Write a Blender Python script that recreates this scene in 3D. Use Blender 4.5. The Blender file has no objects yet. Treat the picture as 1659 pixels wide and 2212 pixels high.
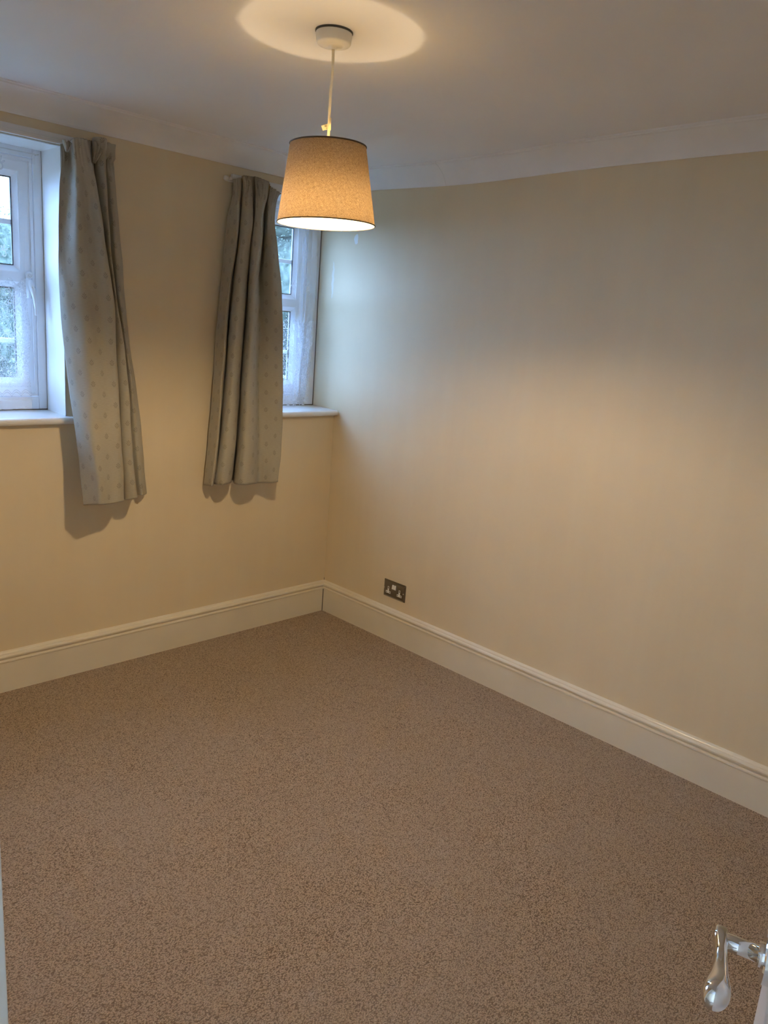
import bpy, bmesh, math, random
from mathutils import Vector, Matrix
random.seed(11)
S = bpy.context.scene
COL = S.collection

# ------------------------------------------------------------------ camera
cam_d = bpy.data.cameras.new('camera')
cam = bpy.data.objects.new('camera', cam_d); COL.objects.link(cam)
_r = Vector((0.71074674, -0.69958643, 0.07360637)); _u = Vector((0.11016103, 0.21403856, 0.97059365)); _w = Vector((0.69476876, 0.68173772, -0.22919437))
M = Matrix.Identity(4)
for i in range(3):
    M[i][0] = _r[i]; M[i][1] = _u[i]; M[i][2] = -_w[i]
M[0][3], M[1][3], M[2][3] = -2.61086, -2.97038, 1.48651
cam.matrix_world = M
cam_d.sensor_fit = 'VERTICAL'; cam_d.sensor_height = 36.0
cam_d.lens = 36.0 * 1674.84 / 2212.0
cam_d.clip_start = 0.02; cam_d.clip_end = 200
S.camera = cam

# ------------------------------------------------------------------ world, sun, exposure
SKY = 16.0            # brightness of the overcast sky
SKY_COL = (0.31, 0.53, 1.0)
LAMP = 615.0          # emission of the pendant bulb
LAMP_COL = (1.0, 0.765, 0.47)
w = bpy.data.worlds.new('sky'); S.world = w; w.use_nodes = True
bg = w.node_tree.nodes['Background']
bg.inputs['Color'].default_value = (*SKY_COL, 1); bg.inputs['Strength'].default_value = SKY
S.view_settings.view_transform = 'Standard'; S.view_settings.look = 'None'
S.view_settings.exposure = 0.97; S.view_settings.gamma = 1.0; S.view_settings.use_curve_mapping = False
S.cycles.max_bounces = 10; S.cycles.diffuse_bounces = 6; S.cycles.transparent_max_bounces = 24
S.cycles.sample_clamp_indirect = 6.0; S.cycles.use_denoising = True
S.cycles.caustics_reflective = False; S.cycles.caustics_refractive = False

# ------------------------------------------------------------------ node helpers
class NT:
    def __init__(s, name):
        s.m = bpy.data.materials.new(name); s.m.use_nodes = True
        s.t = s.m.node_tree; s.t.nodes.clear()
        s.out = s.t.nodes.new('ShaderNodeOutputMaterial')
    def n(s, typ, **kw):
        nd = s.t.nodes.new(typ)
        for k, v in kw.items(): setattr(nd, k, v)
        return nd
    def put(s, sock, v):
        if v is None: return
        if hasattr(v, 'is_output') or isinstance(v, bpy.types.NodeSocket): s.t.links.new(v, sock)
        elif isinstance(v, (tuple, list)) and len(v) == 3 and sock.type == 'RGBA': sock.default_value = (*v, 1)
        else: sock.default_value = v
    def math(s, op, a, b=None, c=None, clamp=False):
        nd = s.n('ShaderNodeMath', operation=op, use_clamp=clamp)
        s.put(nd.inputs[0], a)
        if b is not None: s.put(nd.inputs[1], b)
        if c is not None: s.put(nd.inputs[2], c)
        return nd.outputs[0]
    def mix(s, f, a, b):
        nd = s.n('ShaderNodeMix', data_type='RGBA')
        s.put(nd.inputs[0], f); s.put(nd.inputs[6], a); s.put(nd.inputs[7], b)
        return nd.outputs[2]
    def coord(s, which='Object'):
        return s.n('ShaderNodeTexCoord').outputs[which]
    def sep(s, v):
        nd = s.n('ShaderNodeSeparateXYZ'); s.put(nd.inputs[0], v); return nd.outputs
    def comb(s, x, y, z=0.0):
        nd = s.n('ShaderNodeCombineXYZ'); s.put(nd.inputs[0], x); s.put(nd.inputs[1], y); s.put(nd.inputs[2], z); return nd.outputs[0]
    def mapping(s, v, loc=(0,0,0), rot=(0,0,0), sc=(1,1,1)):
        nd = s.n('ShaderNodeMapping'); s.put(nd.inputs[0], v)
        nd.inputs['Location'].default_value = loc; nd.inputs['Rotation'].default_value = rot; nd.inputs['Scale'].default_value = sc
        return nd.outputs[0]
    def noise(s, v, scale, detail=2, rough=.5, dist=0):
        nd = s.n('ShaderNodeTexNoise'); s.put(nd.inputs['Vector'], v)
        nd.inputs['Scale'].default_value = scale; nd.inputs['Detail'].default_value = detail
        nd.inputs['Roughness'].default_value = rough; nd.inputs['Distortion'].default_value = dist
        return nd.outputs['Fac']
    def ramp(s, f, a, b):
        nd = s.n('ShaderNodeMapRange'); s.put(nd.inputs[0], f)
        nd.inputs[1].default_value = a; nd.inputs[2].default_value = b
        return nd.outputs[0]
    def bump(s, h, strength=.3, dist=.01, normal=None):
        nd = s.n('ShaderNodeBump'); s.put(nd.inputs['Height'], h)
        nd.inputs['Strength'].default_value = strength; nd.inputs['Distance'].default_value = dist
        if normal is not None: s.put(nd.inputs['Normal'], normal)
        return nd.outputs[0]
    def pbr(s, col, rough=.5, metal=0, normal=None, spec=.5, sheen=0, coat=0, emit=None, estr=0):
        nd = s.n('ShaderNodeBsdfPrincipled')
        s.put(nd.inputs['Base Color'], col); s.put(nd.inputs['Roughness'], rough); s.put(nd.inputs['Metallic'], metal)
        s.put(nd.inputs['Specular IOR Level'], spec); nd.inputs['Sheen Weight'].default_value = sheen
        nd.inputs['Coat Weight'].default_value = coat
        if normal is not None: s.put(nd.inputs['Normal'], normal)
        if emit: s.put(nd.inputs['Emission Color'], emit); nd.inputs['Emission Strength'].default_value = estr
        return nd.outputs[0]
    def done(s, sh):
        s.t.links.new(sh, s.out.inputs['Surface']); return s.m

def simple(name, col, rough=.5, metal=0, spec=.5, coat=0, nscale=0, nstr=.05, ndist=.002):
    t = NT(name); nrm = None
    c = t.coord()
    if nscale: nrm = t.bump(t.noise(c, nscale, 3), nstr, ndist)
    v = t.noise(c, 9, 2)
    cc = t.mix(t.ramp(v, .2, .8), tuple(x * .96 for x in col), tuple(min(1, x * 1.03) for x in col))
    return t.done(t.pbr(cc, rough, metal, nrm, spec, coat=coat))

def wall_material():
    t = NT('cream_wall_paint'); c = t.coord()
    big = t.noise(c, 2.2, 4, .55)
    col = t.mix(t.ramp(big, .3, .7), (.70, .585, .40), (.74, .62, .425))
    # roller marks: long upright streaks, and two filler patches next to the small window
    st = t.noise(t.mapping(c, sc=(9, 9, .9)), 1.0, 3, .6)
    col = t.mix(t.math('MULTIPLY', t.ramp(st, .45, .75), .25), col, (.77, .68, .49))
    x, y, z = t.sep(c)[:3]
    wob = t.math('MULTIPLY', t.math('SUBTRACT', t.noise(c, 30, 2), .5), .022)
    def patch(cy, cz, ry, rz):
        a = t.math('DIVIDE', t.math('ADD', t.math('SUBTRACT', y, cy), wob), ry)
        b = t.math('DIVIDE', t.math('ADD', t.math('SUBTRACT', z, cz), wob), rz)
        d = t.math('ADD', t.math('MULTIPLY', a, a), t.math('MULTIPLY', b, b))
        onx = t.math('GREATER_THAN', x, -.05)
        return t.math('MULTIPLY', t.ramp(d, 1.05, .8), onx)
    p1 = patch(-.088, 1.892, .014, .026); p2 = patch(.066, 1.70, .008, .09)
    p = t.math('MAXIMUM', p1, t.math('MULTIPLY', p2, .5))
    col = t.mix(p, col, (.80, .79, .76))
    orange = t.noise(c, 160, 2)
    h = t.math('ADD', t.math('MULTIPLY', orange, .25), t.math('MULTIPLY', st, 1.0))
    nrm = t.bump(h, .12, .006)
    return t.done(t.pbr(col, .6, 0, nrm, .2))

def carpet_material():
    t = NT('brown_carpet'); c = t.coord()
    xy = t.mapping(c, rot=(0, 0, math.radians(0)))
    # loops of pile in rows along the room
    v = t.n('ShaderNodeTexVoronoi', feature='F1'); t.put(v.inputs['Vector'], t.mapping(xy, sc=(230, 370, 90)))
    v.inputs['Scale'].default_value = 1.0; v.inputs['Randomness'].default_value = 1.0
    loops = v.outputs['Distance']; lc = t.sep(v.outputs['Color'])[0]
    fine = t.noise(c, 420, 3, .7); med = t.noise(t.mapping(c, sc=(.8, 2.0, 1)), 95, 3, .6); big = t.noise(c, 3.2, 4, .6)
    base = t.mix(t.ramp(fine, .3, .7), (.22, .145, .085), (.88, .66, .44))
    base = t.mix(t.math('MULTIPLY', lc, .5), base, (.60, .45, .32))
    base = t.mix(t.ramp(loops, .35, .75), base, (.17, .11, .065))
    base = t.mix(t.math('MULTIPLY', t.ramp(med, .45, .7), .35), base, (.34, .24, .155))
    base = t.mix(t.math('MULTIPLY', t.ramp(big, .35, .7), .30), base, (.40, .31, .235))
    h = t.math('ADD', t.math('MULTIPLY', t.math('SUBTRACT', 1.0, loops), 1.0), t.math('MULTIPLY', fine, .5))
    h = t.math('ADD', h, t.math('MULTIPLY', med, .6))
    nrm = t.bump(h, .65, .006)
    return t.done(t.pbr(base, .95, 0, nrm, .12, sheen=.15))

def leaf_mask(t, u, v, leaves):
    """union of small leaf ellipses; u, v local metres"""
    vec = t.comb(u, v, 0.0); m = None
    for (cx, cy, ang, a, b) in leaves:
        mp = t.n('ShaderNodeMapping', vector_type='TEXTURE'); t.put(mp.inputs[0], vec)
        mp.inputs['Location'].default_value = (cx, cy, 0); mp.inputs['Rotation'].default_value = (0, 0, math.radians(ang))
        mp.inputs['Scale'].default_value = (a, b, 1)
        ln = t.n('ShaderNodeVectorMath', operation='LENGTH'); t.put(ln.inputs[0], mp.outputs[0])
        k = t.ramp(ln.outputs['Value'], 1.15, .9)
        m = k if m is None else t.math('MAXIMUM', m, k)
    return m

def cells(t, u, v, pu, pv):
    cu = t.math('DIVIDE', u, pu); ci = t.math('FLOOR', cu)
    half = t.math('MULTIPLY', t.math('MODULO', t.math('ABSOLUTE', ci), 2.0), .5)
    cv = t.math('ADD', t.math('DIVIDE', v, pv), half)
    lu = t.math('MULTIPLY', t.math('SUBTRACT', t.math('FRACT', cu), .5), pu)
    lv = t.math('MULTIPLY', t.math('SUBTRACT', t.math('FRACT', cv), .5), pv)
    return lu, lv

def curtain_material():
    t = NT('sage_sprig_curtain'); uv = t.sep(t.coord('UV'))
    u, v = uv[0], uv[1]
    lu, lv = cells(t, u, v, .042, .078)
    mm = .001
    L = [(0, 9.5*mm, 90, 3.2*mm, 1.5*mm), (-3.8*mm, 5.5*mm, 122, 3.6*mm, 1.3*mm), (3.8*mm, 5.5*mm, 58, 3.6*mm, 1.3*mm),
         (-5.4*mm, -.8*mm, 138, 3.9*mm, 1.3*mm), (5.4*mm, -.8*mm, 42, 3.9*mm, 1.3*mm), (-3.2*mm, -6.4*mm, 140, 3.2*mm, 1.0*mm),
         (3.2*mm, -6.4*mm, 40, 3.2*mm, 1.0*mm), (0, -2*mm, 90, 7*mm, .8*mm)]
    m = leaf_mask(t, lu, lv, L)
    weft = t.noise(t.comb(t.math('MULTIPLY', u, 60.0), t.math('MULTIPLY', v, 700.0)), 1.0, 3, .6)
    warp = t.noise(t.comb(t.math('MULTIPLY', u, 900.0), t.math('MULTIPLY', v, 90.0)), 1.0, 2, .6)
    col = t.mix(t.ramp(weft, .3, .7), (.38, .345, .275), (.46, .42, .335))
    col = t.mix(t.math('MULTIPLY', t.ramp(warp, .4, .8), .3), col, (.44, .42, .34))
    col = t.mix(t.math('MULTIPLY', m, .62), col, (.15, .14, .10))
    h = t.math('ADD', t.math('MULTIPLY', weft, .3), t.math('MULTIPLY', m, -1.0))
    cr = t.noise(t.comb(t.math('MULTIPLY', u, 7.0), t.math('MULTIPLY', v, 2.6)), 1.0, 3, .55, .5)
    h2 = t.bump(cr, .35, .03)
    nrm = t.bump(h, .35, .0015, h2)
    p = t.pbr(col, .52, 0, nrm, .34, sheen=.12)
    tr = t.n('ShaderNodeBsdfTranslucent'); t.put(tr.inputs['Color'], (.30, .28, .20))
    ad = t.n('ShaderNodeMixShader'); ad.inputs[0].default_value = .10
    t.put(ad.inputs[1], p); t.put(ad.inputs[2], tr.outputs[0])
    return t.done(ad.outputs[0])

def lace_material(name, base_alpha, panel_top, panel_bottom):
    """sheer net with scattered curls and a dense flower panel in the lower part; uv in metres, v = height"""
    t = NT(name); uv = t.sep(t.coord('UV')); u, v = uv[0], uv[1]
    # small curls on the sheer part
    lu, lv = cells(t, u, v, .155, .30)
    r = t.math('SQRT', t.math('ADD', t.math('MULTIPLY', lu, lu), t.math('MULTIPLY', lv, lv)))
    th = t.math('ARCTAN2', lv, lu)
    spiral = t.math('ABSOLUTE', t.math('SUBTRACT', t.math('MULTIPLY', r, 1.0), t.math('ADD', .011, t.math('MULTIPLY', th, .0024))))
    curl = t.math('MULTIPLY', t.ramp(spiral, .0028, .0012), t.math('LESS_THAN', r, .021))
    leaves = leaf_mask(t, lu, lv, [(.004, .027, 70, .010, .003), (-.006, .024, 120, .008, .003), (.013, .018, 30, .008, .003)])
    small = t.math('MAXIMUM', curl, leaves)
    # dense panel: nested flowers and scroll work
    pu, pv = .118, .150
    lu, lv = cells(t, u, v, pu, pv)
    r = t.math('SQRT', t.math('ADD', t.math('MULTIPLY', lu, lu), t.math('MULTIPLY', lv, lv)))
    th = t.math('ARCTAN2', lv, lu)
    pet = t.math('ADD', .72, t.math('MULTIPLY', t.math('COSINE', t.math('MULTIPLY', th, 7.0)), .28))
    rr = t.math('DIVIDE', r, pet)
    flower = t.ramp(t.math('COSINE', t.math('MULTIPLY', rr, 420.0)), .05, .55)
    flower = t.math('MULTIPLY', flower, t.math('LESS_THAN', rr, .062))
    scroll = t.noise(t.comb(t.math('MULTIPLY', u, 55.0), t.math('MULTIPLY', v, 45.0)), 1.0, 1, .3, 2.4)
    scroll = t.ramp(t.math('ABSOLUTE', t.math('SUBTRACT', scroll, .5)), .055, .03)
    vor = t.n('ShaderNodeTexVoronoi', feature='DISTANCE_TO_EDGE'); t.put(vor.inputs['Vector'], t.comb(u, v)); vor.inputs['Scale'].default_value = 62
    petals = t.ramp(vor.outputs['Distance'], .09, .03)
    dense = t.math('MAXIMUM', flower, t.math('MAXIMUM', t.math('MULTIPLY', scroll, .9), t.math('MULTIPLY', petals, .12)))
    edge = t.math('ADD', v, t.math('MULTIPLY', t.math('SINE', t.math('MULTIPLY', u, 110.0)), .010))
    inp = t.math('MULTIPLY', t.math('LESS_THAN', edge, panel_top), t.math('GREATER_THAN', v, panel_bottom))
    dense = t.math('MULTIPLY', dense, inp)
    # scalloped band near the hem
    sc = t.math('ABSOLUTE', t.math('SUBTRACT', v, t.math('ADD', panel_bottom - .03, t.math('MULTIPLY', t.math('ABSOLUTE', t.math('SINE', t.math('MULTIPLY', u, 75.0))), .016))))
    sc = t.ramp(sc, .006, .003)
    pat = t.math('MAXIMUM', t.math('MAXIMUM', small, dense), sc)
    hem = t.math('MULTIPLY', t.math('LESS_THAN', v, panel_bottom - .05), .3)
    al = t.math('ADD', t.math('ADD', base_alpha, t.math('MULTIPLY', inp, .05)), hem)
    al = t.math('MAXIMUM', al, t.math('MULTIPLY', pat, .82))
    d = t.n('ShaderNodeBsdfDiffuse'); t.put(d.inputs['Color'], (.86, .88, .92))
    tr = t.n('ShaderNodeBsdfTranslucent'); t.put(tr.inputs['Color'], (.86, .88, .92))
    mx = t.n('ShaderNodeMixShader'); mx.inputs[0].default_value = .10
    t.put(mx.inputs[1], d.outputs[0]); t.put(mx.inputs[2], tr.outputs[0])
    tp = t.n('ShaderNodeBsdfTransparent')
    m2 = t.n('ShaderNodeMixShader'); t.put(m2.inputs[0], al); t.put(m2.inputs[1], tp.outputs[0]); t.put(m2.inputs[2], mx.outputs[0])
    return t.done(m2.outputs[0])

def glass_material():
    t = NT('window_glass')
    tp = t.n('ShaderNodeBsdfTransparent'); t.put(tp.inputs['Color'], (.96, .98, .97))
    gl = t.n('ShaderNodeBsdfGlossy'); gl.inputs['Roughness'].default_value = .02
    lw = t.n('ShaderNodeLayerWeight'); fr_ = t.math('ADD', .035, t.math('MULTIPLY', t.math('POWER', lw.outputs['Facing'], 5.0), .9))
    m = t.n('ShaderNodeMixShader'); t.put(m.inputs[0], fr_); t.put(m.inputs[1], tp.outputs[0]); t.put(m.inputs[2], gl.outputs[0])
    return t.done(m.outputs[0])

def shade_material():
    """linen outside of the lampshade, lets warm light through"""
    t = NT('linen_lampshade'); uv = t.sep(t.coord('UV')); u, v = uv[0], uv[1]
    a = t.noise(t.comb(t.math('MULTIPLY', u, 900.0), t.math('MULTIPLY', v, 110.0)), 1.0, 3, .7)
    b = t.noise(t.comb(t.math('MULTIPLY', u, 110.0), t.math('MULTIPLY', v, 900.0)), 1.0, 3, .7)
    wv = t.math('ADD', t.math('MULTIPLY', a, .5), t.math('MULTIPLY', b, .5))
    f = t.ramp(wv, .36, .64)
    col = t.mix(f, (.17, .125, .085), (.46, .37, .27))
    d = t.n('ShaderNodeBsdfDiffuse'); t.put(d.inputs['Color'], col)
    tr = t.n('ShaderNodeBsdfTranslucent'); t.put(tr.inputs['Color'], t.mix(f, (.16, .105, .055), (.60, .43, .24)))
    m = t.n('ShaderNodeMixShader'); m.inputs[0].default_value = .115
    t.put(m.inputs[1], d.outputs[0]); t.put(m.inputs[2], tr.outputs[0])
    return t.done(m.outputs[0])

def lining_material():
    t = NT('white_shade_lining')
    d = t.n('ShaderNodeBsdfDiffuse'); t.put(d.inputs['Color'], (.72, .62, .36))
    tr = t.n('ShaderNodeBsdfTranslucent'); t.put(tr.inputs['Color'], (.90, .85, .75))
    m = t.n('ShaderNodeMixShader'); m.inputs[0].default_value = .35
    t.put(m.inputs[1], d.outputs[0]); t.put(m.inputs[2], tr.outputs[0])
    return t.done(m.outputs[0])

def emit_material(name, col, strength):
    t = NT(name); e = t.n('ShaderNodeEmission'); t.put(e.inputs['Color'], col); e.inputs['Strength'].default_value = strength
    return t.done(e.outputs[0])

def foliage_material(name, a, b):
    t = NT(name); c = t.coord()
    col = t.mix(t.ramp(t.noise(c, 11.0, 6, .75), .38, .62), a, b)
    d = t.n('ShaderNodeBsdfDiffuse'); t.put(d.inputs['Color'], col)
    tr = t.n('ShaderNodeBsdfTranslucent'); t.put(tr.inputs['Color'], col)
    m = t.n('ShaderNodeMixShader'); m.inputs[0].default_value = .35
    t.put(m.inputs[1], d.outputs[0]); t.put(m.inputs[2], tr.outputs[0])
    return t.done(m.outputs[0])

def ceiling_material():
    t = NT('white_ceiling_paint'); c = t.coord()
    n1 = t.noise(c, 1.7, 3, .5); n2 = t.noise(c, 60, 2)
    col = t.mix(t.ramp(n1, .3, .7), (.83, .82, .825), (.87, .86, .865))
    h = t.math('ADD', n1, t.math('MULTIPLY', n2, .02))
    return t.done(t.pbr(col, .6, 0, t.bump(h, .25, .05), .3))

def gloss_paint(name, col, rough=.28):
    t = NT(name); c = t.coord()
    n1 = t.noise(c, 5, 3)
    cc = t.mix(t.ramp(n1, .35, .75), col, tuple(x * .93 for x in col))
    sp = t.noise(t.mapping(c, sc=(1, 1, 1.7)), 26, 4, .7)
    cc = t.mix(t.math('MULTIPLY', t.ramp(sp, .70, .76), .35), cc, (.33, .27, .19))
    return t.done(t.pbr(cc, rough, 0, t.bump(t.noise(c, 35, 2), .06, .003), .5))

M_WALL = wall_material(); M_CARPET = carpet_material(); M_CEIL = ceiling_material()
M_SKIRT = gloss_paint('cream_gloss_skirting', (.80, .73, .58))
M_COVE = simple('white_coving_paint', (.84, .82, .81), .55, 0, .3, nscale=40, nstr=.06)
M_REVEAL = simple('white_reveal_paint', (.88, .88, .87), .32, 0, .5, nscale=60, nstr=.05)
M_UPVC = simple('white_upvc', (.87, .89, .91), .28, 0, .5)
M_SILL = simple('white_gloss_sill', (.80, .79, .76), .22, 0, .5, coat=.2)
M_SEAL_SHADOW = simple('dark_seal_and_shadow', (.06, .06, .06), .6)
M_MOULD = simple('grimy_sealant', (.16, .14, .11), .8)
M_GLASS = glass_material()
M_CURT = curtain_material()
M_LACE = lace_material('lace_net', .055, 1.56, 1.165)
M_LACE2 = lace_material('lace_net_gathered', .10, 1.49, 1.10)
M_RAIL = simple('white_plastic_rail', (.74, .73, .71), .4)
M_SHADE = shade_material(); M_LINING = lining_material()
M_TRIM = simple('brown_binding', (.085, .06, .045), .8)
M_PLASTIC = simple('white_plastic', (.76, .74, .70), .35)
M_CORD = simple('cream_cord', (.74, .70, .62), .5)
M_STEEL = simple('dark_polished_steel', (.28, .265, .24), .22, 1.0)
M_CHROME = simple('chrome', (.80, .80, .80), .07, 1.0)
M_SOCKW = simple('white_socket_insert', (.78, .77, .72), .4)
M_BLACK = simple('black_slot', (.02, .02, .02), .6)
M_DOOR = gloss_paint('white_door_paint', (.74, .73, .71), .3)
M_WIRE = simple('wire_frame', (.7, .69, .66), .4)
M_PAPER = simple('paper_tag', (.82, .76, .60), .8)
M_GREY = simple('grey_print', (.33, .30, .22), .8)
M_BULB = emit_material('lit_bulb', LAMP_COL, LAMP)
M_LEAF1 = foliage_material('green_leaves', (.030, .042, .030), (.15, .17, .13))
M_LEAF2 = foliage_material('pale_leaves', (.030, .042, .030), (.15, .17, .13))
M_BARK = simple('bark', (.16, .12, .08), .9, nscale=30, nstr=.4, ndist=.01)
M_GRASS = simple('lawn_grass', (.03, .045, .02), .9, nscale=40, nstr=.4, ndist=.02)
M_EXT = simple('outside_render', (.55, .52, .46), .8)

# ------------------------------------------------------------------ mesh helpers
class MB:
    def __init__(s): s.v = []; s.f = []; s.m = []; s.sm = []; s.uv = {}
    def add(s, vs, fs, mat=0, smooth=False):
        o = len(s.v); s.v += [tuple(v) for v in vs]
        for f in fs: s.f.append(tuple(o + i for i in f)); s.m.append(mat); s.sm.append(smooth)
        return o
    def box(s, a, b, mat=0):
        x0, y0, z0 = a; x1, y1, z1 = b
        s.add([(x0,y0,z0),(x1,y0,z0),(x1,y1,z0),(x0,y1,z0),(x0,y0,z1),(x1,y0,z1),(x1,y1,z1),(x0,y1,z1)],
              [(3,2,1,0),(4,5,6,7),(0,1,5,4),(1,2,6,5),(2,3,7,6),(3,0,4,7)], mat)
    def lathe(s, prof, n=48, mat=0, o=(0,0,0), smooth=True, closed=False):
        vs = []; fs = []; k = len(prof)
        for i in range(n):
            a = 2 * math.pi * i / n
            for r, z in prof: vs.append((o[0] + r * math.cos(a), o[1] + r * math.sin(a), o[2] + z))
        for i in range(n):
            j = (i + 1) % n
            for q in range(k if closed else k - 1):
                q2 = (q + 1) % k
                fs.append((i*k+q, j*k+q, j*k+q2, i*k+q2))
        s.add(vs, fs, mat, smooth)
    def tube(s, pts, rad, n=12, mat=0, flat=1.0, cap=True):
        pts = [Vector(p) for p in pts]; R = rad if isinstance(rad, (list, tuple)) else [rad] * len(pts)
        vs = []; fs = []; ref = None
        for i, p in enumerate(pts):
            d = (pts[min(i+1, len(pts)-1)] - pts[max(i-1, 0)]).normalized()
            if ref is None:
                ref = Vector((0, 0, 1)) if abs(d.z) < .9 else Vector((1, 0, 0))
            a = d.cross(ref).normalized(); b = a.cross(d).normalized(); ref = b
            for k in range(n):
                t = 2 * math.pi * k / n
                vs.append(p + a * R[i] * math.cos(t) + b * R[i] * flat * math.sin(t))
        for i in range(len(pts) - 1):
            for k in range(n):
                k2 = (k + 1) % n
                fs.append((i*n+k, i*n+k2, (i+1)*n+k2, (i+1)*n+k))
        if cap:
            fs.append(tuple(range(n-1, -1, -1))); fs.append(tuple((len(pts)-1)*n + k for k in range(n)))
        s.add(vs, fs, mat, True)
    def build(s, name, mats, parent=None, bevel=0, recalc=True, solid=0, shade_angle=None):
        me = bpy.data.meshes.new(name); me.from_pydata(s.v, [], s.f)
        if not isinstance(mats, (list, tuple)): mats = [mats]
        for m in mats: me.materials.append(m)
        me.polygons.foreach_set('material_index', s.m); me.polygons.foreach_set('use_smooth', s.sm)
        if recalc:
            b = bmesh.new(); b.from_mesh(me); bmesh.ops.recalc_face_normals(b, faces=b.faces); b.to_mesh(me); b.free()
        o = bpy.data.objects.new(name, me); COL.objects.link(o)
        if parent: o.parent = parent
        if bevel:
            md = o.modifiers.new('bevel', 'BEVEL'); md.width = bevel; md.segments = 3; md.limit_method = 'ANGLE'; md.angle_limit = math.radians(40)
        if solid:
            md = o.modifiers.new('solid', 'SOLIDIFY'); md.thickness = solid; md.offset = 0
        return o

def empty(name, loc=(0,0,0), rot=(0,0,0)):
    o = bpy.data.objects.new(name, None); o.empty_display_size = .1; COL.objects.link(o)
    o.location = loc; o.rotation_euler = rot; return o
def tag(o, label=None, cat=None, group=None, kind=None):
    if label: o['label'] = label
    if cat: o['category'] = cat
    if group: o['group'] = group
    if kind: o['kind'] = kind
    return o
def struct(o, label, cat): return tag(o, label, cat, None, 'structure')

def catmull(P, n):
    """P list of vectors; n samples per span"""
    out = []
    for i in range(len(P) - 1):
        p0 = P[max(i-1, 0)]; p1 = P[i]; p2 = P[i+1]; p3 = P[min(i+2, len(P)-1)]
        for k in range(n):
            t = k / n
            out.append(.5 * ((2*p1) + (p2 - p0)*t + (2*p0 - 5*p1 + 4*p2 - p3)*t*t + (3*p1 - p0 - 3*p2 + p3)*t*t*t))
    out.append(P[-1]); return out

# ------------------------------------------------------------------ the room
XL, YF = -2.40, -3.35             # left wall (with the doorway) and the wall behind the door
ZC = 2.187; ZT = 2.36
RY = .245                           # outer face of the window wall
W1 = (-2.35, -1.365); W2 = (-.62, 0.0)  # left opening widened out of view to let in more sky light
ZS, ZH = 1.060, 2.036             # bottom and head of the window openings
def dz_right(y): return -.014 * math.exp(-((y + .75) / .42) ** 2)
def dz(x, y): return dz_right(y) * math.exp(-((x) / .5) ** 2) + .0035 * math.sin(3.1 * x + 1.0) * math.sin(2.6 * y + .4)

m = MB()
m.box((-3.9, -4.0, -.12), (.02, .02, 0.0))
floor = m.build('floor', M_CARPET); struct(floor, 'brown flecked loop pile fitted carpet covering the whole floor', 'floor')

m = MB(); vs = []; fs = []; nx, ny = 60, 70
for j in range(ny + 1):
    for i in range(nx + 1):
        x = XL - .14 + (-XL + .15) * i / nx; y = YF - .02 + (-YF + .03) * j / ny
        vs.append((x, y, ZC + dz(x, y)))
for j in range(ny):
    for i in range(nx):
        a = j * (nx + 1) + i; fs.append((a, a + nx + 1, a + nx + 2, a + 1))
m.add(vs, fs, 0, True)
o = m.build('ceiling', M_CEIL, recalc=False)
md = o.modifiers.new('solid', 'SOLIDIFY'); md.thickness = .1; md.offset = -1
struct(o, 'slightly uneven white painted ceiling', 'ceiling')

# window wall: room face y = 0, outer face y = RY; reveals take the white paint
def wall_with_holes(name, x0, x1, holes, label):
    m = MB()
    xs = sorted({x0, x1, *[h[0] for h in holes], *[h[1] for h in holes]})
    for a, b in zip(xs, xs[1:]):
        hole = [h for h in holes if h[0] - 1e-6 <= a and b <= h[1] + 1e-6]
        if hole:
            m.box((a, 0, -.12), (b, RY, ZS)); m.box((a, 0, ZH), (b, RY, ZT))
        else: m.box((a, 0, -.12), (b, RY, ZT))
    # white lining boards of the reveals, 2 mm thick
    for hx0, hx1 in holes:
        m.box((hx0, .0, ZH - .003), (hx1, .17, ZH + .001), 1)
        m.box((hx0 - .001, .0, ZS), (hx0 + .003, .17, ZH), 1)
        if hx1 < -.01: m.box((hx1 - .003, .0, ZS), (hx1 + .001, .17, ZH), 1)
    o = m.build(name, [M_WALL, M_REVEAL], recalc=False); struct(o, label, 'wall'); return o
wall_with_holes('wall_back', XL - .14, 0.0, [W1, W2], 'cream painted window wall with two deep window recesses')
m = MB(); m.box((0, -3.6, -.12), (.14, RY, ZT))
struct(m.build('wall_right', M_WALL), 'long plain cream wall on the right, with a double socket low down', 'wall')
m = MB(); m.box((XL - .14, YF - .12, -.12), (.0, YF, ZT))
struct(m.build('wall_front', M_WALL), 'cream wall behind the open door', 'wall')
# left wall with the doorway the camera stands in
DY0, DY1, DZ = -3.035, -2.247, 2.0
m = MB()
m.box((XL - .12, YF, -.12), (XL, DY0, ZT)); m.box((XL - .12, DY1, -.12), (XL, .0, ZT)); m.box((XL - .12, DY0, DZ), (XL, DY1, ZT))
struct(m.build('wall_left', M_WALL, recalc=False), 'cream wall with the doorway', 'wall')

# unseen hallway beyond the doorway, closed in to keep sky light out
m = MB()
m.box((-3.9, -4.0, 0), (-3.8, -1.2, ZT)); m.box((-3.8, -4.0, 0), (XL - .14, -3.9, ZT)); m.box((-3.8, -1.3, 0), (XL - .12, -1.2, ZT))
struct(m.build('wall_hall', M_WALL, recalc=False), 'cream walls of the hallway outside the doorway', 'wall')
m = MB(); m.box((-3.9, -4.0, 2.2), (XL - .12, -1.2, 2.3))
struct(m.build('ceiling_hall', M_CEIL), 'white hallway ceiling', 'ceiling')

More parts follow.
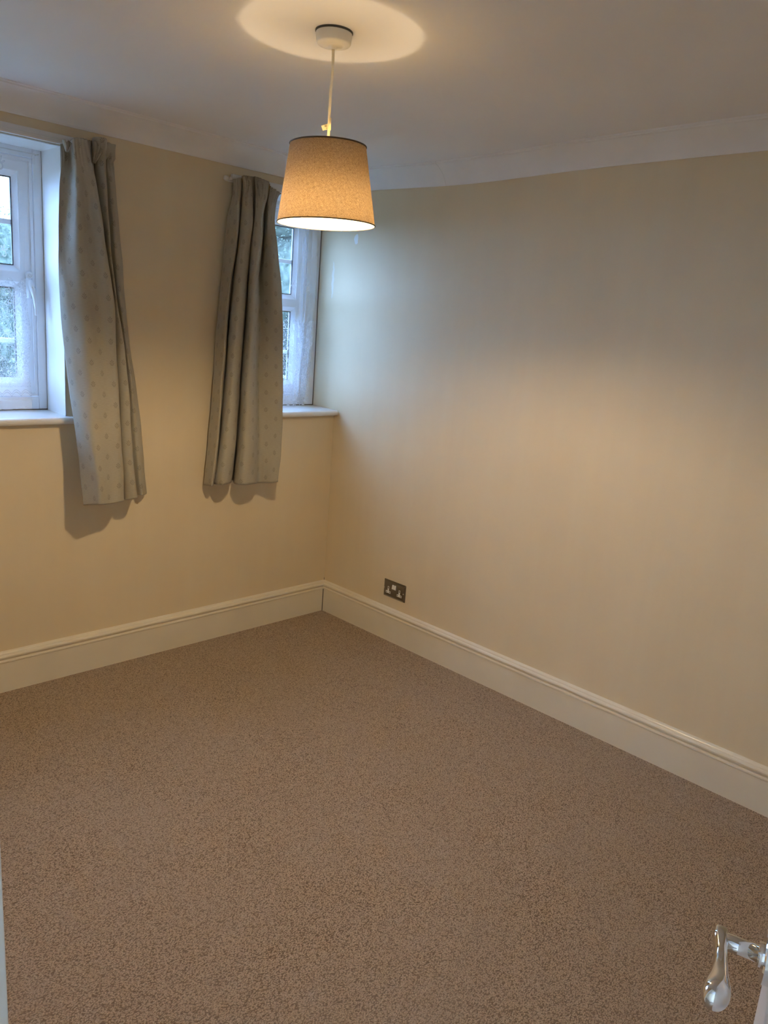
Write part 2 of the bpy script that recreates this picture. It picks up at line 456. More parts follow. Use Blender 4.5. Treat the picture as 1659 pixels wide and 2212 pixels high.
# skirting and coving: profile points (distance from wall, height), mitred ends
SK = [(0, 0), (.0195, 0), (.0195, .121), (.0225, .1235), (.0225, .1285), (.0155, .1315), (.0150, .1355), (.0200, .1385), (.0235, .1430),
      (.0240, .1480), (.0215, .1525), (.0145, .1545), (.0135, .1580), (.0115, .1605), (.004, .1635), (0, .1640)]
CV = [(0, 0), (.0045, 0), (.0065, .004)]
for k in range(0, 13):
    a = k / 12 * math.pi / 2
    CV.append((.0085 + .078 * (1 - math.cos(a)) * .93 + .0055 * k / 12, .007 + .068 * math.sin(a) * .90 + .005 * k / 12))
CV = [(0, 0), (.005, 0), (.0065, .004)]
for k in range(0, 15):
    t = k / 14
    bow = .008 * math.sin(math.pi * t)             # nearly straight, slightly hollow face
    CV.append((.0075 + .066 * t - bow * .7, .007 + .064 * t + bow * .7))
CV += [(.0765, .0715), (.0795, .0725), (.0805, .0775), (.0835, .0795), (.0840, .090), (0, .090)]
def sweep(name, mats, prof, axis, a, b, z0, mit_a=0, mit_b=0, n=1, dzf=None, parent=None, side=-1, wallpos=0.0):
    """runs along axis 'x' or 'y' from a to b on the wall at wallpos; side = direction into the room; mit = +-1 shortens the end by d"""
    m = MB(); vs = []; fs = []; k = len(prof)
    for i in range(n + 1):
        t = i / n
        for d, z in prof:
            ea = a + mit_a * d; eb = b + mit_b * d
            s = ea + (eb - ea) * t
            zz = z0 + z + (dzf(s) if dzf else 0)
            vs.append((s, wallpos + side * d, zz) if axis == 'x' else (wallpos + side * d, s, zz))
    for i in range(n):
        for q in range(k):
            q2 = (q + 1) % k; fs.append((i*k+q, (i+1)*k+q, (i+1)*k+q2, i*k+q2))
    fs.append(tuple(range(k))); fs.append(tuple(n*k + q for q in range(k-1, -1, -1)))
    m.add(vs, fs)
    return m.build(name, mats, parent)
struct(sweep('baseboard_back', M_SKIRT, SK, 'x', XL, -.0006, 0, 0, -1, 1), 'cream gloss skirting board below the windows', 'skirting board')
struct(sweep('baseboard_right', M_SKIRT, SK, 'y', -.0006, YF, 0, -1, 0, 1), 'cream gloss skirting board along the right wall', 'skirting board')
struct(sweep('baseboard_left', M_SKIRT, SK, 'y', -.03, DY1 + .07, 0, 0, 0, 1, side=1, wallpos=XL), 'skirting board along the doorway wall', 'skirting board')
struct(sweep('baseboard_front', M_SKIRT, SK, 'x', XL + .03, -.03, 0, 0, 0, 1, side=1, wallpos=YF), 'skirting board behind the door', 'skirting board')
m = MB(); m.box((-.0225, -.0225, .001), (-.0190, -.0190, .122)); m.box((-.0022, -.0022, .160), (-.0004, -.0004, .176))
m.build('mitre_gap', M_MOULD, bpy.data.objects['baseboard_back'], recalc=False)
ZV = 2.104
struct(sweep('trim_1', M_COVE, CV, 'x', XL, 0.0, ZV, 0, -1, 30), 'white coving above the window wall', 'coving')
struct(sweep('trim_2', M_COVE, CV, 'y', 0.0, YF, ZV, -1, 0, 60, dz_right), 'white coving above the right wall, slightly bowed', 'coving')
sweep('coving_joint', M_WIRE, [(d + .0005, z - .0005) for d, z in CV], 'y', -.6320, -.6332, ZV, 0, 0, 1, dz_right, parent=bpy.data.objects['trim_2'])
struct(sweep('trim_3', M_COVE, CV, 'y', -.0, YF, ZV, 0, 0, 2, side=1, wallpos=XL), 'white coving above the doorway wall', 'coving')
struct(sweep('trim_4', M_COVE, CV, 'x', XL, 0, ZV, 0, 0, 2, side=1, wallpos=YF), 'white coving above the front wall', 'coving')

# door frame (left architrave shows at the picture's lower left edge)
m = MB()
AR = .012
m.box((XL - .13, DY1 - .02, 0), (XL + AR, DY1, DZ)); m.box((XL, DY1, 0), (XL + AR + .004, DY1 + .06, DZ + .06))
m.box((XL - .13, DY0, 0), (XL, DY0 + .004, DZ)); m.box((XL - .13, DY0, DZ - .015), (XL + AR, DY1, DZ)); m.box((XL, DY0 - .06, DZ), (XL + AR, DY1, DZ + .06))
struct(m.build('trim_5', M_DOOR, recalc=False, bevel=.003), 'white door lining and architrave of the doorway', 'door frame')

# ------------------------------------------------------------------ windows
def rect_ring(m, x0, x1, z0, z1, w, y0, y1, mat=0):
    """mitred rectangular frame; w face width"""
    o = [(x0, z0), (x1, z0), (x1, z1), (x0, z1)]; i = [(x0+w, z0+w), (x1-w, z0+w), (x1-w, z1-w), (x0+w, z1-w)]
    vs = [(a, y0, b) for a, b in o] + [(a, y0, b) for a, b in i] + [(a, y1, b) for a, b in o] + [(a, y1, b) for a, b in i]
    fs = []
    for k in range(4):
        j = (k + 1) % 4
        fs += [(k, j, 4+j, 4+k), (8+k, 12+k, 12+j, 8+j), (k, 8+k, 8+j, j), (4+k, 4+j, 12+j, 12+k)]
    m.add(vs, fs, mat)
def bead_ring(m, x0, x1, z0, z1, w, ya, yb):
    """sloping glazing bead: outer edge at ya (towards room), inner edge further out at yb"""
    o = [(x0, z0), (x1, z0), (x1, z1), (x0, z1)]; i = [(x0+w, z0+w), (x1-w, z0+w), (x1-w, z1-w), (x0+w, z1-w)]
    vs = [(a, ya, b) for a, b in o] + [(a, yb, b) for a, b in i] + [(a, yb + .012, b) for a, b in o] + [(a, yb + .012, b) for a, b in i]
    fs = []
    for k in range(4):
        j = (k + 1) % 4
        fs += [(k, j, 4+j, 4+k), (8+k, 12+k, 12+j, 8+j), (k, 8+k, 8+j, j), (4+k, 4+j, 12+j, 12+k)]
    m.add(vs, fs)

def make_window(name, x0, x1, fr_l, fr_r, label, casements, handle_right):
    root = empty(name, (0, 0, 0)); struct(root, label, 'window')
    zb, zt = 1.0745, 2.036
    YF0 = .172
    m = MB()
    # outer frame
    m.box((x0, YF0, zb), (x0 + fr_l, .24, zt)); m.box((x1 - fr_r, YF0, zb), (x1, .24, zt))
    m.box((x0 + fr_l, YF0, zb), (x1 - fr_r, .24, zb + .052)); m.box((x0 + fr_l, YF0, zt - .034), (x1 - fr_r, .24, zt))
    m.build('window_frame', M_UPVC, root, bevel=.003, recalc=False)
    m = MB()   # grubby sealant line where frame meets plaster and board
    m.box((x1 - .0035, YF0 - .003, zb), (x1 - .0003, YF0 + .001, zt)); m.box((x0, YF0 - .003, zb - .001), (x1, YF0 + .001, zb + .004))
    m.box((x0 + .0003, YF0 - .003, zb), (x0 + .003, YF0 + .001, zt)); m.box((x0, YF0 - .002, zt - .003), (x1, YF0 + .001, zt - .0005))
    m.build('sealant', M_MOULD, root, recalc=False)
    ix0, ix1 = x0 + fr_l, x1 - fr_r
    wd = (ix1 - ix0) / casements
    for c in range(casements):
        a, b = ix0 + wd * c + .002, ix0 + wd * (c + 1) - .002
        z0, z1 = zb + .054, zt - .036
        m = MB()
        YS = YF0 + .012
        # sash: stiles and rails
        st = .052; mid0, mid1 = 1.547, 1.605
        rect_ring(m, a, b, z0, z1, .010, YF0 + .004, YS + .02)      # rebate lip, catches the light
        rect_ring(m, a + .010, b - .010, z0 + .010, z1 - .010, st - .012, YS, .228)
        m.box((a + st - .002, YS, mid0 + .010), (b - st + .002, .228, mid1 - .010))
        sash = m.build('casement', M_UPVC, root, recalc=False)
        for (p0, p1, bar) in ((mid1 - .012, z1 - st + .004, 1.771), (z0 + st - .004, mid0 + .012, 1.338)):
            m = MB(); bead_ring(m, a + st - .006, b - st + .006, p0, p1, .024, YS - .0005, YS + .014)
            m.build('glazing_bead', M_UPVC, sash)
            m = MB(); rect_ring(m, a + st + .017, b - st - .017, p0 + .023, p1 - .023, .004, YS + .012, YS + .020)
            m.build('rubber_seal', M_SEAL_SHADOW, sash)
            m = MB(); m.box((a + st, .2075, p0 + .01), (b - st, .2115, p1 - .01)); m.build('glass_pane', M_GLASS, sash)
            m = MB(); m.box((a + st + .018, .200, bar - .009), (b - st - .018, .2185, bar + .009))
            xm = (a + b) / 2
            if casements == 1: m.box((xm - .009, .2005, p0 + .024), (xm + .009, .218, p1 - .024))
            m.build('glazing_bar', M_UPVC, sash, bevel=.002)
    # board
    m = MB()
    e0, e1 = (x0 - .025, x1 + .026) if x1 < -.1 else (x0 - .025, x1 - .003)
    prof = [(.172, 1.0745), (-.020, 1.0700)]
    n = 9; rr = .0135
    for k in range(n):
        t = math.pi / 2 - math.pi * k / (n - 1); prof.append((-.024 - rr * math.cos(t), 1.0700 - rr + rr * math.sin(t)))
    prof += [(-.001, 1.0430), (-.001, 1.060), (.172, 1.060)]
    # front strip overlaps the wall face left and right of the opening, board proper lies inside it
    vs = []; fs = []; k = len(prof)
    for px in (0, 1):
        for (yy, zz) in prof:
            X = (e0, e1)[px] if yy < 0 else ((x0 + .003, x1 - .003)[px])
            vs.append((X, yy, zz))
    for q in range(k): fs.append((q, (q+1) % k, k + (q+1) % k, k + q))
    fs.append(tuple(range(k))); fs.append(tuple(range(2*k-1, k-1, -1)))
    m.add(vs, fs); m.build('window_sill', M_SILL, root)
    # espagnolette handle
    if handle_right is not None:
        hx = handle_right; yh = YF0 + .012
        m = MB(); m.tube([(hx, yh - .007, 1.500), (hx, yh - .007, 1.583)], .0125, 16, flat=.8)
        m.lathe([(0, 0), (.011, 0), (.013, -.004), (.013, -.016), (0, -.016)], 20)
        h = m.build('window_handle', M_UPVC, root)
        me = h.data
        for v in me.vertices[32:]:
            x, y, z = v.co; v.co = (hx + x, yh - .010 + z * .6, 1.585 + y)
        m = MB()
        m.tube([(hx, yh - .020, 1.566), (hx + .003, yh - .026, 1.548), (hx + .006, yh - .030, 1.530), (hx + .009, yh - .036, 1.500), (hx + .011, yh - .040, 1.470), (hx + .011, yh - .040, 1.438)],
               [.010, .0145, .013, .0085, .0065, .0045], 14, flat=.7)
        m.build('handle_lever', M_UPVC, h)
        m = MB(); m.tube([(hx + .005, yh - .034, 1.541), (hx + .005, yh - .0395, 1.541)], [.0065, .006], 14)
        m.build('key_lock', M_CHROME, h)
        m = MB(); m.box((hx + .0035, yh - .0402, 1.5385), (hx + .0065, yh - .0390, 1.5435)); m.build('keyhole', M_BLACK, h)
        m = MB()
        pts = [(hx + (.0028 + .0011 * t) * math.cos(t * 1.3), yh - .0208, 1.585 + (.0028 + .0011 * t) * math.sin(t * 1.3)) for t in [k * .35 for k in range(16)]]
        m.tube(pts, .0008, 6); m.build('spiral_mark', M_WIRE, h)
    return root
make_window('window_1', W1[0], W1[1], .035, .035, 'white framed casement window behind sheer lace at the left edge', 2, -1.4245)
make_window('window_2', W2[0], W2[1], .035, .082, 'white framed casement window in the corner behind the lampshade', 1, None)

# ------------------------------------------------------------------ curtains
CURTAIN_A = [
  [[-1.3909,-0.06,2.0302],[-1.3571,-0.05,2.0441],[-1.3745,-0.125,2.0461],[-1.3496,-0.12,2.0518],[-1.3159,-0.1,2.0564],[-1.2672,-0.03,2.0692],[-1.2757,-0.075,2.075],[-1.2462,-0.1,2.0739],[-1.2078,-0.03,2.0736],[-1.2001,-0.04,2.071],[-1.1816,-0.02,2.072]],
  [[-1.3851,-0.055,1.9806],[-1.3533,-0.05,1.9871],[-1.3655,-0.12,1.9785],[-1.3386,-0.115,1.9841],[-1.2971,-0.09,1.9943],[-1.2605,-0.025,2.0071],[-1.2685,-0.065,2.002],[-1.2473,-0.09,2.0038],[-1.2154,-0.03,2.0153],[-1.2035,-0.035,2.0171],[-1.1837,-0.02,2.0222]],
  [[-1.4036,-0.07,1.865],[-1.3761,-0.075,1.8692],[-1.3631,-0.125,1.8683],[-1.3224,-0.12,1.8753],[-1.2931,-0.13,1.8795],[-1.2502,-0.03,1.8927],[-1.2647,-0.08,1.8873],[-1.2492,-0.11,1.888],[-1.2129,-0.03,1.8989],[-1.1985,-0.045,1.9003],[-1.17,-0.02,1.9066]],
  [[-1.4106,-0.075,1.7526],[-1.3881,-0.09,1.7552],[-1.3638,-0.13,1.7572],[-1.3127,-0.125,1.7644],[-1.2848,-0.15,1.7674],[-1.2337,-0.03,1.7786],[-1.2483,-0.08,1.7748],[-1.242,-0.115,1.7745],[-1.2048,-0.03,1.7826],[-1.1926,-0.05,1.7836],[-1.1577,-0.02,1.7894]],
  [[-1.416,-0.08,1.6422],[-1.3962,-0.1,1.6442],[-1.3651,-0.14,1.6474],[-1.3067,-0.135,1.6539],[-1.2732,-0.16,1.6575],[-1.2186,-0.03,1.6645],[-1.2333,-0.08,1.6625],[-1.2297,-0.11,1.6627],[-1.1948,-0.03,1.6672],[-1.1842,-0.05,1.6682],[-1.147,-0.02,1.6726]],
  [[-1.4163,-0.085,1.4985],[-1.3976,-0.12,1.5009],[-1.3605,-0.155,1.5047],[-1.2979,-0.15,1.5093],[-1.252,-0.165,1.5132],[-1.194,-0.03,1.514],[-1.2108,-0.08,1.514],[-1.2076,-0.1,1.5148],[-1.1734,-0.03,1.5155],[-1.1682,-0.05,1.5165],[-1.1362,-0.02,1.5181]],
  [[-1.4068,-0.09,1.3355],[-1.3864,-0.13,1.3389],[-1.3503,-0.165,1.3426],[-1.2919,-0.16,1.3445],[-1.2458,-0.165,1.3465],[-1.1902,-0.035,1.3397],[-1.2075,-0.09,1.3428],[-1.1811,-0.105,1.3448],[-1.15,-0.035,1.3412],[-1.1421,-0.05,1.3425],[-1.1158,-0.025,1.3418]],
  [[-1.3918,-0.095,1.1677],[-1.3764,-0.14,1.1725],[-1.3414,-0.175,1.1762],[-1.2815,-0.165,1.1749],[-1.234,-0.165,1.1747],[-1.1803,-0.04,1.1608],[-1.2002,-0.1,1.1674],[-1.1676,-0.115,1.169],[-1.133,-0.035,1.1601],[-1.1215,-0.055,1.1622],[-1.0887,-0.03,1.1594]],
  [[-1.3712,-0.105,0.9949],[-1.3648,-0.155,1.0022],[-1.3363,-0.19,1.0062],[-1.2768,-0.175,1.0012],[-1.2255,-0.165,0.9973],[-1.1716,-0.04,0.9758],[-1.1964,-0.11,0.9876],[-1.1633,-0.125,0.9884],[-1.1235,-0.035,0.9729],[-1.1036,-0.055,0.975],[-1.0661,-0.03,0.9695]],
  [[-1.3681,-0.125,0.8558],[-1.35,-0.165,0.8618],[-1.3299,-0.2,0.8667],[-1.2766,-0.18,0.8587],[-1.2175,-0.165,0.8512],[-1.1669,-0.045,0.8247],[-1.1907,-0.115,0.8397],[-1.1522,-0.13,0.8394],[-1.1095,-0.035,0.8183],[-1.0918,-0.06,0.8215],[-1.0511,-0.03,0.8127]],
  [[-1.3656,-0.14,0.7484],[-1.3451,-0.175,0.7546],[-1.3238,-0.2,0.7585],[-1.2761,-0.185,0.7539],[-1.215,-0.165,0.7545],[-1.1633,-0.045,0.7395],[-1.1872,-0.115,0.7468],[-1.1402,-0.13,0.7528],[-1.0993,-0.035,0.7429],[-1.0813,-0.06,0.7424],[-1.0456,-0.03,0.7407]]]
CURTAIN_B = [
  [[-0.6708,-0.045,2.0431],[-0.6695,-0.07,2.0432],[-0.6516,-0.07,2.0518],[-0.6256,-0.045,2.0601],[-0.6371,-0.075,2.0611],[-0.6233,-0.085,2.0611],[-0.5956,-0.075,2.065],[-0.5676,-0.045,2.0704],[-0.5851,-0.08,2.0664],[-0.5662,-0.09,2.0636],[-0.5314,-0.085,2.0591],[-0.5059,-0.07,2.0573],[-0.4979,-0.07,2.0438],[-0.4631,-0.06,2.0355],[-0.4214,-0.045,2.0282]],
  [[-0.666,-0.035,1.9668],[-0.6645,-0.06,1.9656],[-0.653,-0.075,1.9666],[-0.6145,-0.025,1.9756],[-0.6359,-0.065,1.9699],[-0.6243,-0.085,1.9706],[-0.593,-0.08,1.9759],[-0.5498,-0.025,1.9859],[-0.5813,-0.08,1.9777],[-0.5684,-0.095,1.979],[-0.5364,-0.09,1.9844],[-0.4906,-0.04,1.9946],[-0.5027,-0.07,1.9909],[-0.4808,-0.07,1.9944],[-0.4439,-0.05,2.0015]],
  [[-0.6808,-0.03,1.8916],[-0.6734,-0.06,1.8914],[-0.6628,-0.085,1.8919],[-0.612,-0.015,1.9022],[-0.6446,-0.075,1.895],[-0.6352,-0.105,1.8951],[-0.5992,-0.095,1.9007],[-0.5409,-0.015,1.9126],[-0.5887,-0.09,1.9024],[-0.5828,-0.11,1.9025],[-0.558,-0.105,1.9063],[-0.4969,-0.03,1.9183],[-0.516,-0.08,1.9134],[-0.5027,-0.085,1.9152],[-0.4721,-0.07,1.9202]],
  [[-0.6883,-0.025,1.7984],[-0.6816,-0.06,1.7984],[-0.6731,-0.09,1.7988],[-0.6171,-0.012,1.8077],[-0.6561,-0.08,1.8012],[-0.65,-0.115,1.8011],[-0.6141,-0.105,1.8059],[-0.5481,-0.012,1.8164],[-0.6047,-0.1,1.8072],[-0.5965,-0.125,1.8077],[-0.5669,-0.12,1.8115],[-0.4986,-0.035,1.8221],[-0.5224,-0.085,1.818],[-0.5102,-0.105,1.819],[-0.4697,-0.09,1.8245]],
  [[-0.6988,-0.02,1.647],[-0.7006,-0.065,1.6472],[-0.6965,-0.095,1.6478],[-0.6353,-0.012,1.653],[-0.676,-0.085,1.6497],[-0.672,-0.125,1.6504],[-0.6314,-0.11,1.6542],[-0.5575,-0.012,1.6605],[-0.6162,-0.105,1.6556],[-0.6195,-0.14,1.6556],[-0.5935,-0.13,1.658],[-0.5291,-0.06,1.6636],[-0.5262,-0.09,1.6641],[-0.5051,-0.125,1.6664],[-0.4566,-0.115,1.671]],
  [[-0.7163,-0.02,1.4538],[-0.721,-0.07,1.4559],[-0.7132,-0.095,1.4576],[-0.6513,-0.012,1.4571],[-0.6916,-0.085,1.4583],[-0.6893,-0.13,1.4606],[-0.6439,-0.115,1.4625],[-0.5656,-0.012,1.462],[-0.6228,-0.105,1.4632],[-0.6304,-0.15,1.4649],[-0.5971,-0.14,1.4663],[-0.5407,-0.085,1.4669],[-0.5194,-0.1,1.4688],[-0.494,-0.13,1.4717],[-0.4484,-0.13,1.4743]],
  [[-0.7271,-0.02,1.257],[-0.7314,-0.07,1.2613],[-0.7245,-0.095,1.2636],[-0.6629,-0.012,1.2573],[-0.7028,-0.085,1.2631],[-0.7045,-0.135,1.2675],[-0.658,-0.115,1.2665],[-0.5775,-0.01,1.2586],[-0.6331,-0.105,1.266],[-0.6403,-0.155,1.2703],[-0.6019,-0.145,1.2701],[-0.5465,-0.095,1.2666],[-0.5222,-0.11,1.2683],[-0.4875,-0.135,1.2711],[-0.4406,-0.14,1.2723]],
  [[-0.745,-0.02,0.9533],[-0.751,-0.07,0.9611],[-0.7436,-0.095,0.9646],[-0.6837,-0.012,0.9492],[-0.7242,-0.085,0.9622],[-0.7228,-0.135,0.9697],[-0.6711,-0.115,0.9643],[-0.5898,-0.01,0.9446],[-0.6424,-0.105,0.9615],[-0.638,-0.155,0.9689],[-0.5889,-0.145,0.9651],[-0.5363,-0.1,0.9558],[-0.5102,-0.11,0.9562],[-0.4769,-0.135,0.9584],[-0.4383,-0.15,0.9589]],
  [[-0.7662,-0.02,0.7507],[-0.7739,-0.07,0.7584],[-0.7663,-0.095,0.7615],[-0.7105,-0.015,0.7548],[-0.7494,-0.085,0.7654],[-0.7427,-0.135,0.7714],[-0.6912,-0.115,0.7703],[-0.6098,-0.012,0.7587],[-0.6559,-0.105,0.7632],[-0.6399,-0.155,0.7662],[-0.5828,-0.145,0.7636],[-0.53,-0.1,0.7535],[-0.5008,-0.11,0.754],[-0.48,-0.135,0.7582],[-0.4498,-0.15,0.7628]]]


def make_curtain(G, label, su, sv, pinches):
    rows = [[Vector(p) for p in r] for r in G]
    rows = [catmull(r, su) for r in rows]
    cols = list(zip(*rows))
    cols = [catmull(list(c), sv) for c in cols]      # cols[i][j]
    ni, nj = len(cols), len(cols[0])
    m = MB(); vs = []; fs = []
    # arc length along the middle row for the weave and sprigs
    # (one u per column; v is true height)
    jm = nj * 2 // 3; U = [0.0]
    for i in range(1, ni): U.append(U[-1] + (cols[i][jm] - cols[i-1][jm]).length)
    for i in range(ni):
        for j in range(nj):
            p = cols[i][j].copy()
            # soft handling creases
            p.y += .0034 * math.sin(9 * p.z + 31 * U[i]) * math.sin(5.1 * p.z + 2 + 13 * U[i]) + .0026 * math.sin(23 * p.z - 38 * U[i] + 1.3 * math.sin(7 * p.z)) * math.sin(11 * p.z + 19 * U[i])
            # heading tape draws the cloth in
            hz = 2.035 - p.z
            if -.03 < hz < .085: p.y += .0058 * math.sin(U[i] * 300 + 2.2 * math.sin(U[i] * 47)) * math.sin(math.pi * min(1, (.085 - hz) / .06) / 2) ** 2
            p.y = min(p.y, -.046 if p.z > 2.018 else -.006)
            vs.append(p)
    for i in range(ni - 1):
        for j in range(nj - 1):
            fs.append((i*nj+j, i*nj+j+1, (i+1)*nj+j+1, (i+1)*nj+j))
    m.add(vs, fs, 0, True)
    root = empty('curtain', tuple(sum((cols[i][-1] for i in range(ni)), Vector()) / ni)); root.location.z = 0.735
    o = m.build('curtain_cloth', M_CURT, None, recalc=False, solid=.0022)
    uvl = o.data.uv_layers.new(name='UVMap')
    for lp in o.data.loops:
        vi = lp.vertex_index; uvl.data[lp.index].uv = (U[vi // nj], vs[vi].z)
    o.parent = root; o.matrix_parent_inverse = Matrix.Translation(-root.location)
    # gathered pleats hooked at the heading
    for (x, y, z, wdt, hgt, lean) in pinches:
        m = MB(); vs = []; fs = []; n = 14; kk = 9
        for a in range(n + 1):
            t = a / n
            for b in range(kk):
                s = b / (kk - 1)
                fade = math.sin(math.pi * min(1, (1 - s) * .62 + .19)) * (1 - s) ** .35
                ang = t * math.pi * 3
                vs.append((x + (t - .5) * wdt * (1 - .75 * s) + lean * s, y - .004 - .018 * abs(math.sin(ang)) * fade, z - hgt * s + .004 * math.sin(ang * 1.3) * (1 - s)))
        for a in range(n):
            for b in range(kk - 1):
                fs.append((a*kk+b, a*kk+b+1, (a+1)*kk+b+1, (a+1)*kk+b))
        m.add(vs, fs, 0, True)
        pl = m.build('pinch_pleat', M_CURT, None, recalc=False, solid=.002)
        uv2 = pl.data.uv_layers.new(name='UVMap')
        for lp in pl.data.loops:
            vi = lp.vertex_index; uv2.data[lp.index].uv = ((vi // kk) * .006, vs[vi][2])
        pl.parent = root; pl.matrix_parent_inverse = Matrix.Translation(-root.location)
    tag(root, label, 'curtain')
    return root
make_curtain(CURTAIN_A, 'sage green sprig patterned curtain hanging beside the large left window, flared hem', 8, 10,
             [(-1.262, -.076, 2.055, .046, .068, -.020), (-1.385, -.092, 2.036, .032, .034, .0)])
make_curtain(CURTAIN_B, 'sage green sprig patterned curtain in deep folds, partly covering the corner window behind the lampshade', 8, 10,
             [(-.635, -.084, 2.048, .040, .070, .002), (-.565, -.086, 2.046, .026, .070, .002)])

def make_rail(x0, x1, label, end_right, end_left):
    root = empty('curtain_rail', ((x0 + x1) / 2, 0, 2.05)); B = Matrix.Translation(-root.location)
    m = MB(); m.box((x0 + (.05 if end_left else 0), -.015, 2.0455), (x1, 0, 2.0700)); b = m.build('timber_batten', M_RAIL, None, bevel=.0015); b.parent = root; b.matrix_parent_inverse = B
    m = MB(); m.box((x0 + .01, -.030, 2.036), (x1 - .01, -.0150, 2.0440)); m.box((x0 + .01, -.0235, 2.044), (x1 - .01, -.0155, 2.052))
    b = m.build('rail_track', M_PLASTIC, None, recalc=False, bevel=.001); b.parent = root; b.matrix_parent_inverse = B
    if end_left:
        m = MB(); m.tube([(x0 - .002, -.034, 2.045), (x0 + .016, -.034, 2.045)], [.009, .009], 14); b = m.build('end_stop', M_PLASTIC, None); b.parent = root; b.matrix_parent_inverse = B
        m = MB(); m.lathe([(0, -.006), (.005, -.006), (.007, 0), (.005, .006), (0, .006)], 14, o=(x0 + .026, -.040, 2.046)); b = m.build('glider', M_PLASTIC, None); b.parent = root; b.matrix_parent_inverse = B
    if end_right:
        m = MB(); m.tube([(x1 - .01, -.026, 2.036), (x1 + .008, -.026, 2.036), (x1 + .012, -.026, 2.010)], .0035, 8); b = m.build('curtain_hook', M_PLASTIC, None); b.parent = root; b.matrix_parent_inverse = B
    return tag(root, label, 'curtain rail')
make_rail(-2.38, -1.235, 'white curtain rail on a batten above the large left window', True, False)
make_rail(-.702, -.012, 'short white curtain rail on a batten above the corner window', False, True)

# ------------------------------------------------------------------ net curtains
def make_net(x0, edge, zt, label, mat, depth, wavelen, hem, tail):
    """edge: list of (z, x) of the free right edge"""
    root = empty('net_curtain', ((x0 + edge[0][1]) / 2, .15, zt)); B = Matrix.Translation(-root.location)
    def ex(z):
        for (za, xa), (zb, xb) in zip(edge, edge[1:]):
            if zb <= z <= za:
                t = (za - z) / (za - zb); t = t * t * (3 - 2 * t); return xa + (xb - xa) * t
        return edge[0][1] if z > edge[0][0] else edge[-1][1]
    ni, nj = 180, 60; m = MB(); vs = []; fs = []; uvs = []
    for i in range(ni + 1):
        s = i / ni
        for j in range(nj + 1):
            t = j / nj; z = zt - (zt - hem) * t
            x = x0 + (ex(z) - x0) * s
            hemz = .010 * abs(math.sin(s * (ex(z) - x0) * 26)) if j == nj else 0
            gather = .25 if t < .05 else 1.0
            y = .150 + depth * gather * math.sin(2 * math.pi * x / wavelen + .8 * math.sin(3 * z)) * (.4 + .6 * t)
            y += .003 * math.sin(14 * z + 20 * x)
            vs.append((x, min(y, .166), z - hemz)); uvs.append((x * 1.15 + 4, z))
    for i in range(ni):
        for j in range(nj):
            a = i * (nj + 1) + j; fs.append((a, a + 1, a + nj + 2, a + nj + 1))
    m.add(vs, fs, 0, True)
    o = m.build('lace_cloth', mat, None, recalc=False)
    l = o.data.uv_layers.new(name='UVMap')
    for lp in o.data.loops: l.data[lp.index].uv = uvs[lp.vertex_index]
    o.parent = root; o.matrix_parent_inverse = B
    # gathered heading sleeve on its wire
    m = MB(); vs = []; fs = []; uvs = []; xe = ex(zt)
    for i in range(241):
        s = i / 240; x = x0 + (xe - x0) * s
        for j in range(7):
            z = zt + .004 - .052 * j / 6
            y = .142 + .004 * math.sin(s * 190 + .4 * j) - .003 * math.sin(math.pi * j / 6)
            vs.append((x, y, z + .002 * math.sin(s * 60))); uvs.append((x * 1.4 + 4, 2.3 + z * .02))
    for i in range(240):
        for j in range(6): a = i * 7 + j; fs.append((a, a + 1, a + 8, a + 7))
    m.add(vs, fs, 0, True)
    o = m.build('net_heading', mat, None, recalc=False)
    l = o.data.uv_layers.new(name='UVMap')
    for lp in o.data.loops: l.data[lp.index].uv = uvs[lp.vertex_index]
    o.parent = root; o.matrix_parent_inverse = B
    m = MB(); m.tube([(x0, .148, zt - .012), (xe + .012, .148, zt - .012)], .0018, 8)
    m.tube([(xe + .012, .140, zt - .012), (xe + .012, .170, zt - .012)], .0022, 8)
    o = m.build('curtain_wire', M_WIRE, None); o.parent = root; o.matrix_parent_inverse = B
    if tail:
        # cloth bunched in overlapping folds at the free side
        m = MB(); vs = []; fs = []; uvs = []; N = 90
        for i in range(N + 1):
            s = i / N
            for j in range(nj + 1):
                t = j / nj; z = zt - (zt - hem) * t
                a, b = ex(z) - tail * (1 - .25 * t), ex(z)
                zig = s + .16 * math.sin(s * math.pi * 4)
                x = a + (b - a) * min(1, max(0, zig))
                y = .140 - .014 * math.sin(s * math.pi * 4 + 1.2 * math.sin(2 * z)) - .004 * math.sin(9 * z)
                vs.append((x, y, z - (.008 * math.sin(s * 9) if j == nj else 0))); uvs.append((s * .42 + 7, z))
        for i in range(N):
            for j in range(nj):
                q = i * (nj + 1) + j; fs.append((q, q + 1, q + nj + 2, q + nj + 1))
        m.add(vs, fs, 0, True)
        o = m.build('lace_fold', mat, None, recalc=False)
        l = o.data.uv_layers.new(name='UVMap')
        for lp in o.data.loops: l.data[lp.index].uv = uvs[lp.vertex_index]
        o.parent = root; o.matrix_parent_inverse = B
    return tag(root, label, 'net curtain')
make_net(-2.31, [(2.030, -1.402), (1.995, -1.410), (1.90, -1.4265), (1.707, -1.4406), (1.574, -1.4464), (1.4734, -1.4411), (1.3712, -1.4304), (1.231, -1.4398), (1.124, -1.434), (1.09, -1.436)],
         2.026, 'white lace net curtain with flower panel across the large left window', M_LACE, .006, .19, 1.090, 0)
make_net(-.60, [(2.030, -.030), (1.8845, -.0378), (1.62, -.0401), (1.484, -.0488), (1.1367, -.0619), (1.082, -.075)],
         2.026, 'white lace net curtain bunched in folds at the corner window', M_LACE2, .006, .13, 1.085, .125)

